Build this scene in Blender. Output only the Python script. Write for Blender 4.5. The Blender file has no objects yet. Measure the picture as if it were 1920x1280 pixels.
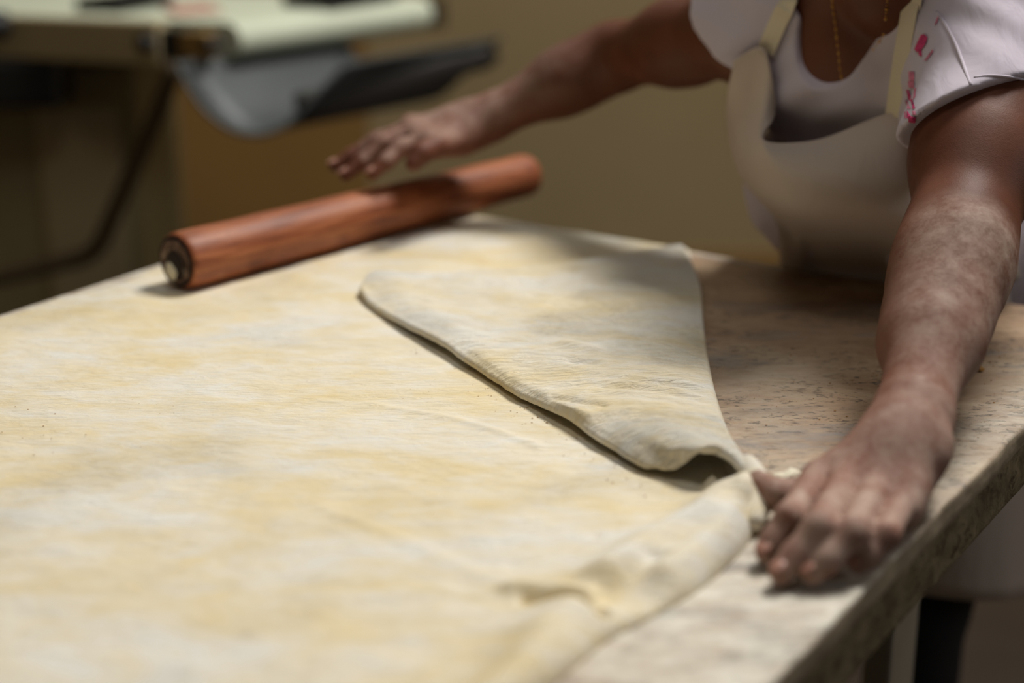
import bpy, bmesh, math, random
import numpy as np
from mathutils import Vector, Matrix, noise as mnoise

random.seed(7); np.random.seed(7)
scene = bpy.context.scene
COL = scene.collection

# ------------------------------------------------------------------ camera
F_PX = 3108.0                       # focal length in pixels of a 1920 px wide frame
PITCH = math.atan2(1041.0, F_PX)
ZT = 0.90                           # height of the work table
CAM_H = ZT + 0.49
CP, SP = math.cos(PITCH), math.sin(PITCH)

cam_data = bpy.data.cameras.new('camera')
cam = bpy.data.objects.new('camera', cam_data); COL.objects.link(cam)
cam.location = (0, 0, CAM_H)
cam.rotation_euler = (math.pi / 2 - PITCH, 0, 0)
cam_data.sensor_width = 36.0
cam_data.lens = F_PX / 1920.0 * 36.0
cam_data.clip_start = 0.05
cam_data.dof.use_dof = True
cam_data.dof.focus_distance = 1.375
cam_data.dof.aperture_fstop = 2.0
scene.camera = cam

# ------------------------------------------------------------------ light
world = bpy.data.worlds.new('world'); scene.world = world
world.use_nodes = True
world.node_tree.nodes['Background'].inputs[0].default_value = (1.0, 0.93, 0.84, 1)
world.node_tree.nodes['Background'].inputs[1].default_value = 0.04

def area(name, loc, target, size, size_y, power, color):
    d = bpy.data.lights.new(name, 'AREA'); d.shape = 'RECTANGLE'
    d.size = size; d.size_y = size_y; d.energy = power; d.color = color
    o = bpy.data.objects.new(name, d); COL.objects.link(o)
    o.location = loc
    o.rotation_euler = (Vector(target) - Vector(loc)).to_track_quat('-Z', 'Y').to_euler()
    return o
area('skylight', (1.25, 2.45, 3.8), (0.05, 1.35, 0.9), 0.85, 0.85, 118, (1.0, 0.965, 0.915))
area('window_light', (3.34, 0.75, 1.95), (0.1, 1.25, 0.9), 1.1, 1.25, 20, (0.97, 0.98, 1.0))
area('front_fill_light', (-0.15, 1.1, 2.95), (-0.2, 1.0, 0.9), 0.6, 0.6, 6, (1.0, 0.965, 0.915))  # added fill lamp, brightens the front of the dough
area('ceiling_light_machine', (-0.75, 3.75, 2.75), (-0.75, 3.4, 0.9), 0.5, 0.5, 5, (0.95, 1.0, 0.92))

scene.view_settings.view_transform = 'Standard'
scene.view_settings.look = 'None'
scene.view_settings.gamma = 1.0
scene.view_settings.use_curve_mapping = False
scene.view_settings.exposure = -0.08

# ------------------------------------------------------------------ helpers
def P(u, v, d):
    """point seen at photo pixel (u, v), d metres in front of the lens"""
    x = (u - 960) / F_PX * d; y = -(v - 640) / F_PX * d
    return np.array([x, d * CP + y * SP, CAM_H - d * SP + y * CP])
def T(u, v, h=0.0):
    """point on the horizontal plane h above the table top"""
    a = P(u, v, 1.0); d = (ZT + h - CAM_H) / (a[2] - CAM_H)
    return P(u, v, d)
def S(c):
    """sRGB 0-255 to linear"""
    r = []
    for x in c:
        x /= 255.0
        r.append(x / 12.92 if x <= 0.04045 else ((x + 0.055) / 1.055) ** 2.4)
    return (r[0], r[1], r[2], 1.0)
def unit(a): a = np.asarray(a, float); return a / np.linalg.norm(a)

def mesh_obj(name, verts, faces, mat=None, parent=None, smooth=True):
    me = bpy.data.meshes.new(name)
    me.from_pydata([tuple(map(float, v)) for v in verts], [], [tuple(map(int, f)) for f in faces])
    me.validate(); me.update()
    if smooth: me.shade_smooth()
    if mat: me.materials.append(mat)
    o = bpy.data.objects.new(name, me); COL.objects.link(o)
    if parent: o.parent = parent
    return o
def np_mesh(name, V, Q, mat=None, parent=None):
    """fast quad mesh from arrays"""
    me = bpy.data.meshes.new(name)
    me.vertices.add(len(V)); me.vertices.foreach_set('co', np.asarray(V, np.float32).ravel())
    me.loops.add(Q.size); me.loops.foreach_set('vertex_index', Q.astype(np.int32).ravel())
    me.polygons.add(len(Q)); me.polygons.foreach_set('loop_start', np.arange(len(Q), dtype=np.int32) * 4)
    me.polygons.foreach_set('loop_total', np.full(len(Q), 4, np.int32))
    me.update(calc_edges=True); me.validate(); me.shade_smooth()
    if mat: me.materials.append(mat)
    o = bpy.data.objects.new(name, me); COL.objects.link(o)
    if parent: o.parent = parent
    return o
def bm_obj(name, bm, mat=None, parent=None, smooth=False):
    me = bpy.data.meshes.new(name); bm.to_mesh(me); bm.free()
    if smooth: me.shade_smooth()
    if mat: me.materials.append(mat)
    o = bpy.data.objects.new(name, me); COL.objects.link(o)
    if parent: o.parent = parent
    return o
def tag(o, label=None, cat=None, group=None, kind=None):
    if label: o['label'] = label
    if cat: o['category'] = cat
    if group: o['group'] = group
    if kind: o['kind'] = kind
    return o
def empty(name, loc=(0, 0, 0)):
    # the parts are modelled in world coordinates, so the root carries the base point and the parts undo it
    o = bpy.data.objects.new(name, None); COL.objects.link(o); o.location = loc
    o.empty_display_size = 0.05
    return o
def adopt(root, *parts):
    for p in parts:
        p.parent = root
        p.matrix_parent_inverse = Matrix.Translation(root.location).inverted()
def box_bm(c, sx, sy, sz, ax=(1, 0, 0), ay=(0, 1, 0), az=(0, 0, 1), bev=0.0, seg=2, bm=None):
    new = bm is None
    b = bmesh.new()
    M = Matrix((Vector(ax) * sx, Vector(ay) * sy, Vector(az) * sz)).transposed().to_4x4()
    M.translation = Vector(c)
    bmesh.ops.create_cube(b, size=1.0, matrix=M)
    if bev > 0:
        bmesh.ops.bevel(b, geom=b.edges[:], offset=bev, segments=seg, affect='EDGES', profile=0.5)
    bmesh.ops.recalc_face_normals(b, faces=b.faces[:])
    return b
def tube(name, pts, r, mat, parent=None, n=12, flat=None):
    """swept tube through points, radius r or list"""
    pts = [np.array(p, float) for p in pts]; V = []; Fc = []
    rs = r if hasattr(r, '__len__') else [r] * len(pts)
    up = np.array([0.13, 0.21, 0.97])
    for i, p in enumerate(pts):
        t = unit(pts[min(i + 1, len(pts) - 1)] - pts[max(i - 1, 0)])
        a = unit(np.cross(t, up)); b = np.cross(a, t)
        for k in range(n):
            w = 2 * math.pi * k / n
            V.append(p + rs[i] * (a * math.cos(w) + b * math.sin(w)))
    for i in range(len(pts) - 1):
        for k in range(n):
            Fc.append((i * n + k, i * n + (k + 1) % n, (i + 1) * n + (k + 1) % n, (i + 1) * n + k))
    Fc.append(tuple(reversed(range(n)))); Fc.append(tuple(range((len(pts) - 1) * n, len(pts) * n)))
    return mesh_obj(name, V, Fc, mat, parent)
def crom(pts, n):
    """Catmull-Rom resample of a polyline to n points, uniform in parameter"""
    p = np.array(pts, float); m = len(p)
    q = np.vstack([2 * p[0] - p[1], p, 2 * p[-1] - p[-2]])
    out = []
    for s in np.linspace(0, m - 1, n):
        i = min(int(s), m - 2); t = s - i
        a, b, c, d = q[i], q[i + 1], q[i + 2], q[i + 3]
        out.append(0.5 * (2 * b + (c - a) * t + (2 * a - 5 * b + 4 * c - d) * t * t + (3 * b - a - 3 * c + d) * t ** 3))
    return np.array(out)
def arc_resample(p, n):
    p = np.array(p); s = np.r_[0, np.cumsum(np.linalg.norm(np.diff(p, axis=0), axis=1))]
    q = np.linspace(0, s[-1], n)
    return np.stack([np.interp(q, s, p[:, k]) for k in range(p.shape[1])], 1)
def dist_poly(X, Y, poly):
    """distance in plan from points to a polyline"""
    D = np.full(X.shape, 1e9)
    for a, b in zip(poly[:-1], poly[1:]):
        ax, ay = a[0], a[1]; bx, by = b[0] - ax, b[1] - ay
        t = np.clip(((X - ax) * bx + (Y - ay) * by) / (bx * bx + by * by + 1e-12), 0, 1)
        D = np.minimum(D, np.hypot(X - ax - t * bx, Y - ay - t * by))
    return D
def fbm(X, Y, scale, seed=0.0, octv=4):
    """cheap vectorised value noise"""
    out = np.zeros_like(X); amp = 1.0; tot = 0
    x = X * scale + seed * 17.3; y = Y * scale + seed * 9.1
    for o in range(octv):
        xi = np.floor(x).astype(np.int64); yi = np.floor(y).astype(np.int64)
        fx = x - xi; fy = y - yi; fx = fx * fx * (3 - 2 * fx); fy = fy * fy * (3 - 2 * fy)
        def hsh(i, j):
            h = (i * 374761393 + j * 668265263 + int(seed * 1013) + o * 7919) & 0x7fffffff
            h = ((h ^ (h >> 13)) * 1274126177) & 0x7fffffff
            return (h & 0xffff) / 32767.5 - 1.0
        v = (hsh(xi, yi) * (1 - fx) + hsh(xi + 1, yi) * fx) * (1 - fy) + (hsh(xi, yi + 1) * (1 - fx) + hsh(xi + 1, yi + 1) * fx) * fy
        out += amp * v; tot += amp; amp *= 0.5; x = x * 2.03 + 5.1; y = y * 2.03 + 1.7
    return out / tot

# ------------------------------------------------------------------ materials
class NT:
    def __init__(s, name, rough=0.6):
        s.m = bpy.data.materials.new(name); s.m.use_nodes = True
        s.t = s.m.node_tree; s.b = s.t.nodes['Principled BSDF']
        s.b.inputs['Roughness'].default_value = rough
        s.tc = s.t.nodes.new('ShaderNodeTexCoord')
    def n(s, kind, **kw):
        o = s.t.nodes.new(kind)
        for k, v in kw.items(): setattr(o, k, v)
        return o
    def link(s, a, b): s.t.links.new(a, b)
    def mapping(s, scale=(1, 1, 1), rot=(0, 0, 0), loc=(0, 0, 0)):
        m = s.n('ShaderNodeMapping'); m.inputs['Scale'].default_value = scale
        m.inputs['Rotation'].default_value = rot; m.inputs['Location'].default_value = loc
        s.link(s.tc.outputs['Object'], m.inputs['Vector']); return m.outputs[0]
    def noise(s, scale, vec=None, detail=4, rough=0.55, dist=0.0):
        o = s.n('ShaderNodeTexNoise'); o.inputs['Scale'].default_value = scale
        o.inputs['Detail'].default_value = detail; o.inputs['Roughness'].default_value = rough
        o.inputs['Distortion'].default_value = dist
        s.link(vec if vec is not None else s.tc.outputs['Object'], o.inputs['Vector']); return o.outputs['Fac']
    def voronoi(s, scale, vec=None):
        o = s.n('ShaderNodeTexVoronoi'); o.inputs['Scale'].default_value = scale
        s.link(vec if vec is not None else s.tc.outputs['Object'], o.inputs['Vector']); return o.outputs['Distance']
    def ramp(s, fac, stops):
        o = s.n('ShaderNodeValToRGB'); e = o.color_ramp.elements
        while len(e) < len(stops): e.new(0.5)
        for i, (p, c) in enumerate(stops):
            e[i].position = p; e[i].color = c if hasattr(c, '__len__') else (c, c, c, 1)
        s.link(fac, o.inputs[0]); return o.outputs[0]
    def mix(s, fac, a, b, mode='MIX'):
        o = s.n('ShaderNodeMix', data_type='RGBA', blend_type=mode)
        for sock, v in ((o.inputs[0], fac), (o.inputs[6], a), (o.inputs[7], b)):
            if hasattr(v, 'is_linked'): s.link(v, sock)
            else: sock.default_value = v
        return o.outputs[2]
    def math(s, op, a, b=0.0):
        o = s.n('ShaderNodeMath', operation=op)
        for sock, v in ((o.inputs[0], a), (o.inputs[1], b)):
            if hasattr(v, 'is_linked'): s.link(v, sock)
            else: sock.default_value = v
        return o.outputs[0]
    def attr(s, name):
        o = s.n('ShaderNodeAttribute'); o.attribute_name = name; return o.outputs['Fac']
    def color(s, c):
        if hasattr(c, 'is_linked'): s.link(c, s.b.inputs['Base Color'])
        else: s.b.inputs['Base Color'].default_value = c
    def bump(s, h, strength=0.3, dist=0.002, chain=None):
        o = s.n('ShaderNodeBump'); o.inputs['Strength'].default_value = strength; o.inputs['Distance'].default_value = dist
        s.link(h, o.inputs['Height'])
        if chain: s.link(chain, o.inputs['Normal'])
        s.link(o.outputs[0], s.b.inputs['Normal']); return o.outputs[0]

def plain(name, rgb, rough=0.6, metal=0.0, var=0.12, scale=12):
    k = NT(name, rough); c = S(rgb)
    lo = tuple(x * (1 - var) for x in c[:3]) + (1,); hi = tuple(min(1, x * (1 + var)) for x in c[:3]) + (1,)
    k.color(k.ramp(k.noise(scale), [(0.3, lo), (0.7, hi)])); k.b.inputs['Metallic'].default_value = metal
    return k.m

# dough -----------------------------------------------------------
def dough_mat(name, bias=0.0, rough=1.0):
    k = NT(name, 0.8)
    st = k.mapping(scale=(1.0, 1.9, 1.0), rot=(0, 0, math.radians(-24)))
    big = k.noise(5.5, st, 5, 0.6, 0.8)
    mid = k.noise(21, st, 6, 0.66, 0.8)
    streak = k.noise(34, k.mapping(scale=(1.0, 5.5, 1.0), rot=(0, 0, math.radians(-30))), 5, 0.6, 0.6)
    f = k.math('ADD', k.math('MULTIPLY', big, 0.55), k.math('MULTIPLY', mid, 0.33))
    f = k.math('ADD', f, k.math('MULTIPLY', streak, 0.12))
    f = k.math('ADD', f, bias)
    base = k.ramp(f, [(0.37, S((232, 213, 168))), (0.45, S((234, 219, 184))), (0.52, S((236, 226, 202))), (0.61, S((236, 232, 221)))])
    sp = k.math('LESS_THAN', k.voronoi(120), 0.075)
    sp = k.math('MULTIPLY', sp, k.math('GREATER_THAN', k.noise(7, None, 2), 0.58))
    base = k.mix(k.math('MULTIPLY', sp, 0.5), base, S((168, 130, 84)))
    k.color(base)
    k.b.inputs['Specular IOR Level'].default_value = 0.15
    fine = k.noise(85, k.mapping(scale=(1.0, 6.5, 1.0), rot=(0, 0, math.radians(-31))), 5, 0.62, 1.0)
    fine2 = k.noise(60, k.mapping(scale=(1.0, 4.0, 1.0), rot=(0, 0, math.radians(-5))), 4, 0.6, 1.2)
    zone = k.ramp(k.noise(5, None, 3), [(0.42, 0.0), (0.58, 1.0)])
    wr = k.mix(zone, fine, fine2)
    b1 = k.bump(wr, 0.9 * rough, 0.0018)
    grain = k.noise(500, None, 4, 0.75)
    b2 = k.bump(grain, 0.30 * rough, 0.0009, b1)
    lump = k.noise(19, st, 4, 0.55)
    k.bump(lump, 0.35 * rough, 0.004, b2)
    return k.m
M_dough = dough_mat('dough', 0.002)
M_dough_flap = dough_mat('dough_floured', 0.030, 1.7)

# table -----------------------------------------------------------
k = NT('stone_top', 0.55)
st = k.mapping(scale=(1, 2.2, 1), rot=(0, 0, math.radians(-10)))
base = k.ramp(k.noise(7, st, 6, 0.65, 0.5), [(0.32, S((118, 94, 74))), (0.5, S((158, 128, 98))), (0.68, S((182, 158, 128)))])
pits = k.ramp(k.noise(95, k.mapping(scale=(1, 2.4, 1), rot=(0, 0, math.radians(-10))), 5, 0.7), [(0.36, 1.0), (0.43, 0.0)])
pits = k.math('MULTIPLY', pits, k.ramp(k.noise(9, st, 3), [(0.36, 0.05), (0.56, 1.0)]))
base = k.mix(pits, base, S((66, 52, 42)))
blue = k.ramp(k.noise(5.3, k.mapping(scale=(1, 3.0, 1), rot=(0, 0, math.radians(-6)), loc=(0.4, 0.9, 0)), 6, 0.7), [(0.55, 0.0), (0.66, 0.7)])
fl = k.math('MULTIPLY', k.attr('flour'), k.ramp(k.noise(30, st, 6, 0.7), [(0.30, 0.25), (0.6, 1.0)]))
base = k.mix(fl, base, S((228, 222, 206)))
base = k.mix(blue, base, S((126, 124, 124)))
k.color(base)
b1 = k.bump(k.noise(70, st, 5, 0.7), 0.35, 0.002)
k.bump(pits, 0.6, -0.002, b1)
M_stone = k.m
k = NT('stone_edge', 0.7)
k.color(k.ramp(k.noise(30, k.mapping(scale=(1, 1, 2)), 5, 0.65), [(0.3, S((128, 112, 92))), (0.7, S((178, 162, 136)))]))
k.bump(k.noise(90, None, 4), 0.4, 0.002)
M_stone_edge = k.m
k = NT('rough_stone', 0.85)
c = k.ramp(k.noise(30, None, 6, 0.7, 0.1), [(0.34, S((92, 80, 58))), (0.48, S((120, 106, 78))), (0.66, S((150, 134, 102)))])
c = k.mix(k.ramp(k.noise(55, None, 4, 0.7), [(0.36, 0.8), (0.46, 0.0)]), c, S((66, 54, 38)))
k.color(c); k.bump(k.noise(60, None, 6, 0.7), 0.8, 0.006)
M_rough = k.m
M_leg = plain('painted_leg', (150, 142, 126), 0.5)

# wood ------------------------------------------------------------
k = NT('pin_wood', 0.52)
st = k.mapping(scale=(1.2, 16, 16))
g = k.noise(9, st, 6, 0.6, 0.4)
c = k.ramp(g, [(0.28, S((96, 46, 24))), (0.46, S((142, 76, 42))), (0.62, S((172, 104, 64)))])
c = k.mix(k.ramp(k.noise(16, None, 4, 0.6), [(0.62, 0.0), (0.74, 0.7)]), c, S((92, 38, 16)))
c = k.mix(k.ramp(k.noise(38, None, 5, 0.65), [(0.64, 0.0), (0.76, 0.55)]), c, S((214, 180, 150)))
k.color(c); k.bump(g, 0.25, 0.001)
M_pin = k.m
k = NT('pin_end_grain', 0.8)
c = k.ramp(k.noise(90, None, 5, 0.7), [(0.4, S((74, 50, 38))), (0.55, S((128, 98, 80))), (0.7, S((205, 186, 162)))])
k.color(c); k.bump(k.noise(120), 0.6, 0.002)
M_pin_end = k.m
M_pin_dark = plain('pin_end_dark', (34, 20, 15), 0.8, var=0.4, scale=90)
M_flour = plain('flour', (236, 228, 205), 0.95, var=0.06, scale=60)

# skin, cloth -----------------------------------------------------
k = NT('skin', 0.6)
sk = k.ramp(k.noise(14, None, 5, 0.6), [(0.35, S((88, 48, 30))), (0.65, S((106, 62, 42)))])
red = k.attr('pale')
sk = k.mix(red, sk, S((150, 100, 84)))
fl = k.math('MULTIPLY', k.attr('flour'), k.ramp(k.math('ADD', k.math('MULTIPLY', k.noise(42, None, 6, 0.7), 0.78), k.math('MULTIPLY', k.noise(300, None, 3, 0.7), 0.22)), [(0.37, 0.10), (0.68, 1.0)]))
sk = k.mix(fl, sk, S((214, 194, 178)))
k.color(sk)
k.b.inputs['Specular IOR Level'].default_value = 0.25
k.link(k.math('ADD', k.math('MULTIPLY', k.attr('flour'), 0.3), 0.55), k.b.inputs['Roughness'])
b1 = k.bump(k.voronoi(900), 0.12, 0.0006)
k.bump(k.noise(160, None, 4, 0.7), 0.22, 0.0010, b1)
M_skin = k.m
def cloth_mat(name, rgb, weave=1500, var=0.06, wr=0.25):
    k = NT(name, 0.9); c = S(rgb)
    k.color(k.ramp(k.noise(7, None, 4), [(0.3, tuple(x * (1 - var) for x in c[:3]) + (1,)), (0.7, c)]))
    k.b.inputs['Specular IOR Level'].default_value = 0.15
    b1 = k.bump(k.noise(weave, None, 2, 0.6), 0.25, 0.0006)
    k.bump(k.noise(18, k.mapping(scale=(2.2, 1, 0.8)), 3, 0.5, 0.8), wr, 0.008, b1)
    return k.m
M_shirt = cloth_mat('white_jersey', (206, 197, 208))
M_apron = cloth_mat('cream_cotton', (202, 188, 176), 1100, 0.05, 0.2)
M_strap = cloth_mat('cream_tape', (224, 212, 184), 1100, 0.05, 0.05)
M_print = plain('pink_print', (198, 60, 112), 0.9, var=0.4, scale=160)
M_print_pale = plain('pale_pink_print', (206, 120, 146), 0.9, var=0.3, scale=160)
M_trousers = plain('black_cloth', (22, 21, 24), 0.9, var=0.4, scale=200)
M_gold = plain('gold', (210, 160, 84), 0.3, 1.0)
M_hair = plain('dark_hair', (20, 15, 12), 0.6)
M_eye = plain('eye_white', (214, 206, 196), 0.3, var=0.02)
M_iris = plain('dark_iris', (36, 22, 14), 0.25)
M_lip = plain('lip', (116, 62, 54), 0.5)
M_nail = plain('nail', (176, 128, 110), 0.35)
M_shoe = plain('shoe_leather', (30, 28, 28), 0.5)

# room, machine ---------------------------------------------------
k = NT('wall_paint', 0.85)
k.color(k.ramp(k.noise(1.6, None, 3), [(0.3, S((150, 130, 92))), (0.7, S((161, 141, 103)))])); k.bump(k.noise(40), 0.1, 0.002)
M_wall = k.m
M_wall_dark = plain('brown_panel', (134, 100, 48), 0.8, var=0.12, scale=1.5)
k = NT('floor_tile', 0.55)
k.color(k.ramp(k.noise(4, None, 5), [(0.3, S((40, 28, 17))), (0.7, S((50, 37, 24)))])); M_floor = k.m
M_enamel = plain('cream_enamel', (176, 160, 124), 0.45, var=0.06, scale=3)
M_belt = plain('pale_belt', (214, 220, 196), 0.6, var=0.04, scale=5)
M_steel = plain('dull_steel', (84, 88, 88), 0.5, 0.3, 0.1, 6)
M_dark = plain('dark_metal', (30, 25, 20), 0.6, 0.0, 0.2, 6)
M_iron = plain('iron_bar', (72, 58, 36), 0.6, 0.2, 0.15, 10)
M_brass = plain('bearing_brass', (150, 118, 66), 0.5, 0.2)
M_black = plain('black_enamel', (22, 20, 18), 0.5)
M_red = plain('faded_red', (196, 140, 126), 0.8, var=0.1, scale=8)
M_cab = plain('base_enamel', (150, 136, 98), 0.6, var=0.12, scale=2)

# ------------------------------------------------------------------ setting
def slab_plane(name, c, sx, sy, sz, mat):
    o = bm_obj(name, box_bm(c, sx, sy, sz), mat); o['kind'] = 'structure'; return o
slab_plane('floor', (0.5, 2.0, -0.05), 7.0, 7.0, 0.1, M_floor)
slab_plane('wall_back', (0.5, 4.65, 1.5), 7.0, 0.1, 3.0, M_wall)
slab_plane('wall_left', (-2.95, 2.0, 1.5), 0.1, 7.0, 3.0, M_wall)
slab_plane('wall_right', (3.45, 2.0, 1.5), 0.1, 7.0, 3.0, M_wall)
slab_plane('baseboard_back', (0.5, 4.585, 0.06), 7.0, 0.03, 0.12, M_wall_dark)

# timber frame of the window that lets the side light in
bm = bmesh.new()
for cy, cz_, sy, sz in ((.75, 2.64, 1.36, .06), (.75, 1.26, 1.36, .06), (.08, 1.95, .06, 1.44), (1.42, 1.95, .06, 1.44)):
    b_ = box_bm((3.36, cy, cz_), .08, sy, sz, bev=.006); me_ = bpy.data.meshes.new('tmp'); b_.to_mesh(me_); b_.free(); bm.from_mesh(me_); bpy.data.meshes.remove(me_)
wo = bm_obj('window_1', bm, M_wall_dark); wo['kind'] = 'structure'

# ------------------------------------------------------------------ table
AB = T(684, 371); BC = T(2113, 603)
bdir = unit(BC - AB); cdir = unit(np.array([bdir[1], -bdir[0], 0])); WID = np.linalg.norm(BC - AB); LEN = 1.55
if cdir[1] > 0: cdir = -cdir
table = empty('work_table', tuple(AB + bdir * WID / 2 + cdir * LEN / 2 - np.array([0, 0, ZT])))
tag(table, 'floury stone-topped work table with rough-hewn edge under the dough', 'table')
def tp(s, t, z): return AB + bdir * s + cdir * t + np.array([0, 0, z - 0.0])
def slab(name, z0, z1, inset, amp, mat, bev, nb=120, nc=190, nz=8, seed=1):
    """stone slab; s across the table, t along it; sides displaced by noise"""
    S0, S1, T0, T1 = inset, WID - inset, inset, LEN - inset
    gs = np.linspace(S0, S1, nb + 1); gt = np.linspace(T0, T1, nc + 1)
    V = []; idx = {}
    def add(p): V.append(p); return len(V) - 1
    Fc = []
    for lev in (0, 1):
        for i in range(nb + 1):
            for j in range(nc + 1):
                s = min(max(gs[i], S0 + bev), S1 - bev); t = min(max(gt[j], T0 + bev), T1 - bev)
                if lev == 0 and 0 < i < nb and 0 < j < nc: continue
                idx[(lev, i, j)] = add(tp(s, t, z1 if lev else z0))
    for i in range(nb):
        for j in range(nc):
            Fc.append((idx[1, i, j], idx[1, i, j + 1], idx[1, i + 1, j + 1], idx[1, i + 1, j]))
    rim = [(i, 0) for i in range(nb)] + [(nb, j) for j in range(nc)] + [(i, nc) for i in range(nb, 0, -1)] + [(0, j) for j in range(nc, 0, -1)]
    prev = [idx[1, i, j] for i, j in rim]
    for q in range(nz + 1):
        z = z1 - bev - (z1 - z0 - 2 * bev) * q / nz
        ring = []
        for i, j in rim:
            s, t = gs[i], gt[j]
            ns = (-1 if i == 0 else 1 if i == nb else 0); nt_ = (-1 if j == 0 else 1 if j == nc else 0)
            d = amp * (mnoise.noise(Vector((s * 22 + seed, t * 22, z * 40))) + 0.6 * mnoise.noise(Vector((s * 60, t * 60 + seed, z * 90))) - 0.5)
            ring.append(add(tp(s + ns * d, t + nt_ * d, z)))
        for a in range(len(rim)):
            b = (a + 1) % len(rim)
            Fc.append((prev[a], prev[b], ring[b], ring[a]))
        prev = ring
    bot = [idx[0, i, j] for i, j in rim]
    for a in range(len(rim)):
        b = (a + 1) % len(rim); Fc.append((prev[a], prev[b], bot[b], bot[a]))
    Fc.append(tuple(bot))
    V = np.array(V); V[:, 2] += 0
    o = mesh_obj(name, V - np.array([0, 0, ZT]), Fc, mat)
    bm = bmesh.new(); bm.from_mesh(o.data); bmesh.ops.recalc_face_normals(bm, faces=bm.faces[:]); bm.to_mesh(o.data); bm.free()
    o.data.shade_smooth()
    return o
top = slab('stone_top', ZT - 0.021, ZT, 0.0, 0.0012, M_stone, 0.0022, 200, 300, 3)
under = slab('rough_edge_slab', ZT - 0.072, ZT - 0.0213, 0.006, 0.007, M_rough, 0.003, 120, 220, 9, 4)
under['label'] = 'rough-hewn darker stone below the smooth top'
top.data.materials.append(M_stone_edge)
nv = np.zeros(len(top.data.polygons) * 3, np.float32); top.data.polygons.foreach_get('normal', nv)
top.data.polygons.foreach_set('material_index', (nv.reshape(-1, 3)[:, 2] < 0.3).astype(np.int32))
# flour worked into the stone
co = np.zeros(len(top.data.vertices) * 3, np.float32); top.data.vertices.foreach_get('co', co); co = co.reshape(-1, 3)
line_front = [T(1200, 1215), T(1330, 1120), T(1450, 1060), T(1600, 1100)]
fl = 0.95 * np.exp(-(dist_poly(co[:, 0], co[:, 1], line_front) / 0.085) ** 2)
fl += 0.9 * np.exp(-(dist_poly(co[:, 0], co[:, 1], [tp(0, 0, 0), tp(0, 1.2, 0)]) / 0.03) ** 2)
fl += 0.55 * np.exp(-(dist_poly(co[:, 0], co[:, 1], [tp(0, 0, 0), tp(0.6, 0, 0)]) / 0.012) ** 2)
fl += 0.5 * np.exp(-(dist_poly(co[:, 0], co[:, 1], [tp(WID, 0.1, 0), tp(WID - .03, 0.5, 0), tp(WID - 0.02, 0.9, 0)]) / 0.035) ** 2)
fl += 0.30 * np.exp(-(dist_poly(co[:, 0], co[:, 1], [T(1440, 700), T(1420, 850), T(1480, 930)]) / 0.05) ** 2)
fl = np.clip(fl + 0.10 * fbm(co[:, 0], co[:, 1], 9, 3) + 0.05, 0, 1)
a = top.data.attributes.new('flour', 'FLOAT', 'POINT'); a.data.foreach_set('value', fl.astype(np.float32))
parts = [top, under]
for s, t in ((0.10, 0.12), (WID - 0.165, 0.125), (0.10, LEN - 0.12), (WID - 0.165, LEN - 0.12)):
    c = tp(s, t, 0); c[2] = (ZT - 0.07) / 2
    parts.append(bm_obj('leg', box_bm(c, 0.03, 0.075, ZT - 0.07, tuple(bdir), tuple(cdir), bev=0.004), M_leg))
for s0, t0, s1, t1 in ((0.1, 0.12, WID - 0.115, 0.12), (0.1, LEN - 0.12, WID - 0.115, LEN - 0.12)):
    a_, b_ = tp(s0, t0, 0), tp(s1, t1, 0); c = (a_ + b_) / 2; c[2] = 0.25
    parts.append(bm_obj('stretcher', box_bm(c, np.linalg.norm(b_ - a_), 0.03, 0.05, tuple(bdir), tuple(cdir), bev=0.003), M_leg))
adopt(table, *parts)

# ------------------------------------------------------------------ dough
NR, NS = 520, 420
Rpts = [T(1292, 474), T(1302, 520), T(1312, 600), T(1330, 720), T(1362, 830), T(1405, 900), T(1424, 955), T(1400, 1022),
        T(1320, 1100), T(1220, 1160), T(1140, 1202), T(1075, 1255), T(985, 1330), T(850, 1430), T(700, 1600)]
R = arc_resample(crom(Rpts, 600), NR)
L0 = tp(0.022, 0.014, 0); L1 = tp(0.022, 1.16, 0)
wob = np.linspace(0, 1, NR)
L = L0 + (L1 - L0) * wob[:, None] ** 0.9
L = L + bdir * (0.004 * np.sin(wob * 23)[:, None] + 0.003 * np.sin(wob * 57 + 1)[:, None])
ss = np.linspace(0, 1, NS)
ss = 0.5 - 0.5 * np.cos(np.pi * ss) * 0.35 - 0.5 * 0.65 * (1 - 2 * ss)      # denser near the rims
X = L[:, None, 0] + (R - L)[:, None, 0] * ss[None, :]; Y = L[:, None, 1] + (R - L)[:, None, 1] * ss[None, :]
def gauss(poly, s): return np.exp(-(dist_poly(X, Y, poly) / s) ** 2)
H = 0.0055 + 0.0016 * fbm(X, Y, 14, 1) + 0.0009 * fbm(X * 1.0, Y * 2.5, 30, 2)
H += 0.015 * gauss([T(1345, 965), T(1310, 1000), T(1215, 1048), T(1140, 1100)], 0.017)
H += 0.014 * gauss([T(1400, 965), T(1345, 1040), T(1250, 1105)], 0.018)
H -= 0.005 * gauss([T(1225, 1085), T(1150, 1125), T(1110, 1160)], 0.008)
H += 0.014 * gauss([T(1075, 1175), T(1030, 1215), T(985, 1290), T(900, 1380)], 0.022)
H += 0.006 * gauss([T(960, 1122), T(1040, 1126), T(1100, 1138)], 0.008)
H -= 0.010 * gauss([T(990, 1142), T(1050, 1144), T(1100, 1158), T(1130, 1180)], 0.0045)
H += 0.0013 * gauss([T(600, 965), T(720, 1010), T(860, 1075), T(990, 1125)], 0.008)
H += 0.0014 * gauss([T(700, 770), T(860, 800), T(1010, 850)], 0.005)
H += 0.0016 * gauss([T(480, 1200), T(700, 1130), T(830, 1120)], 0.008)
H -= 0.0016 * gauss([T(960, 1075), T(1070, 1045), T(1120, 1020)], 0.004)
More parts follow.
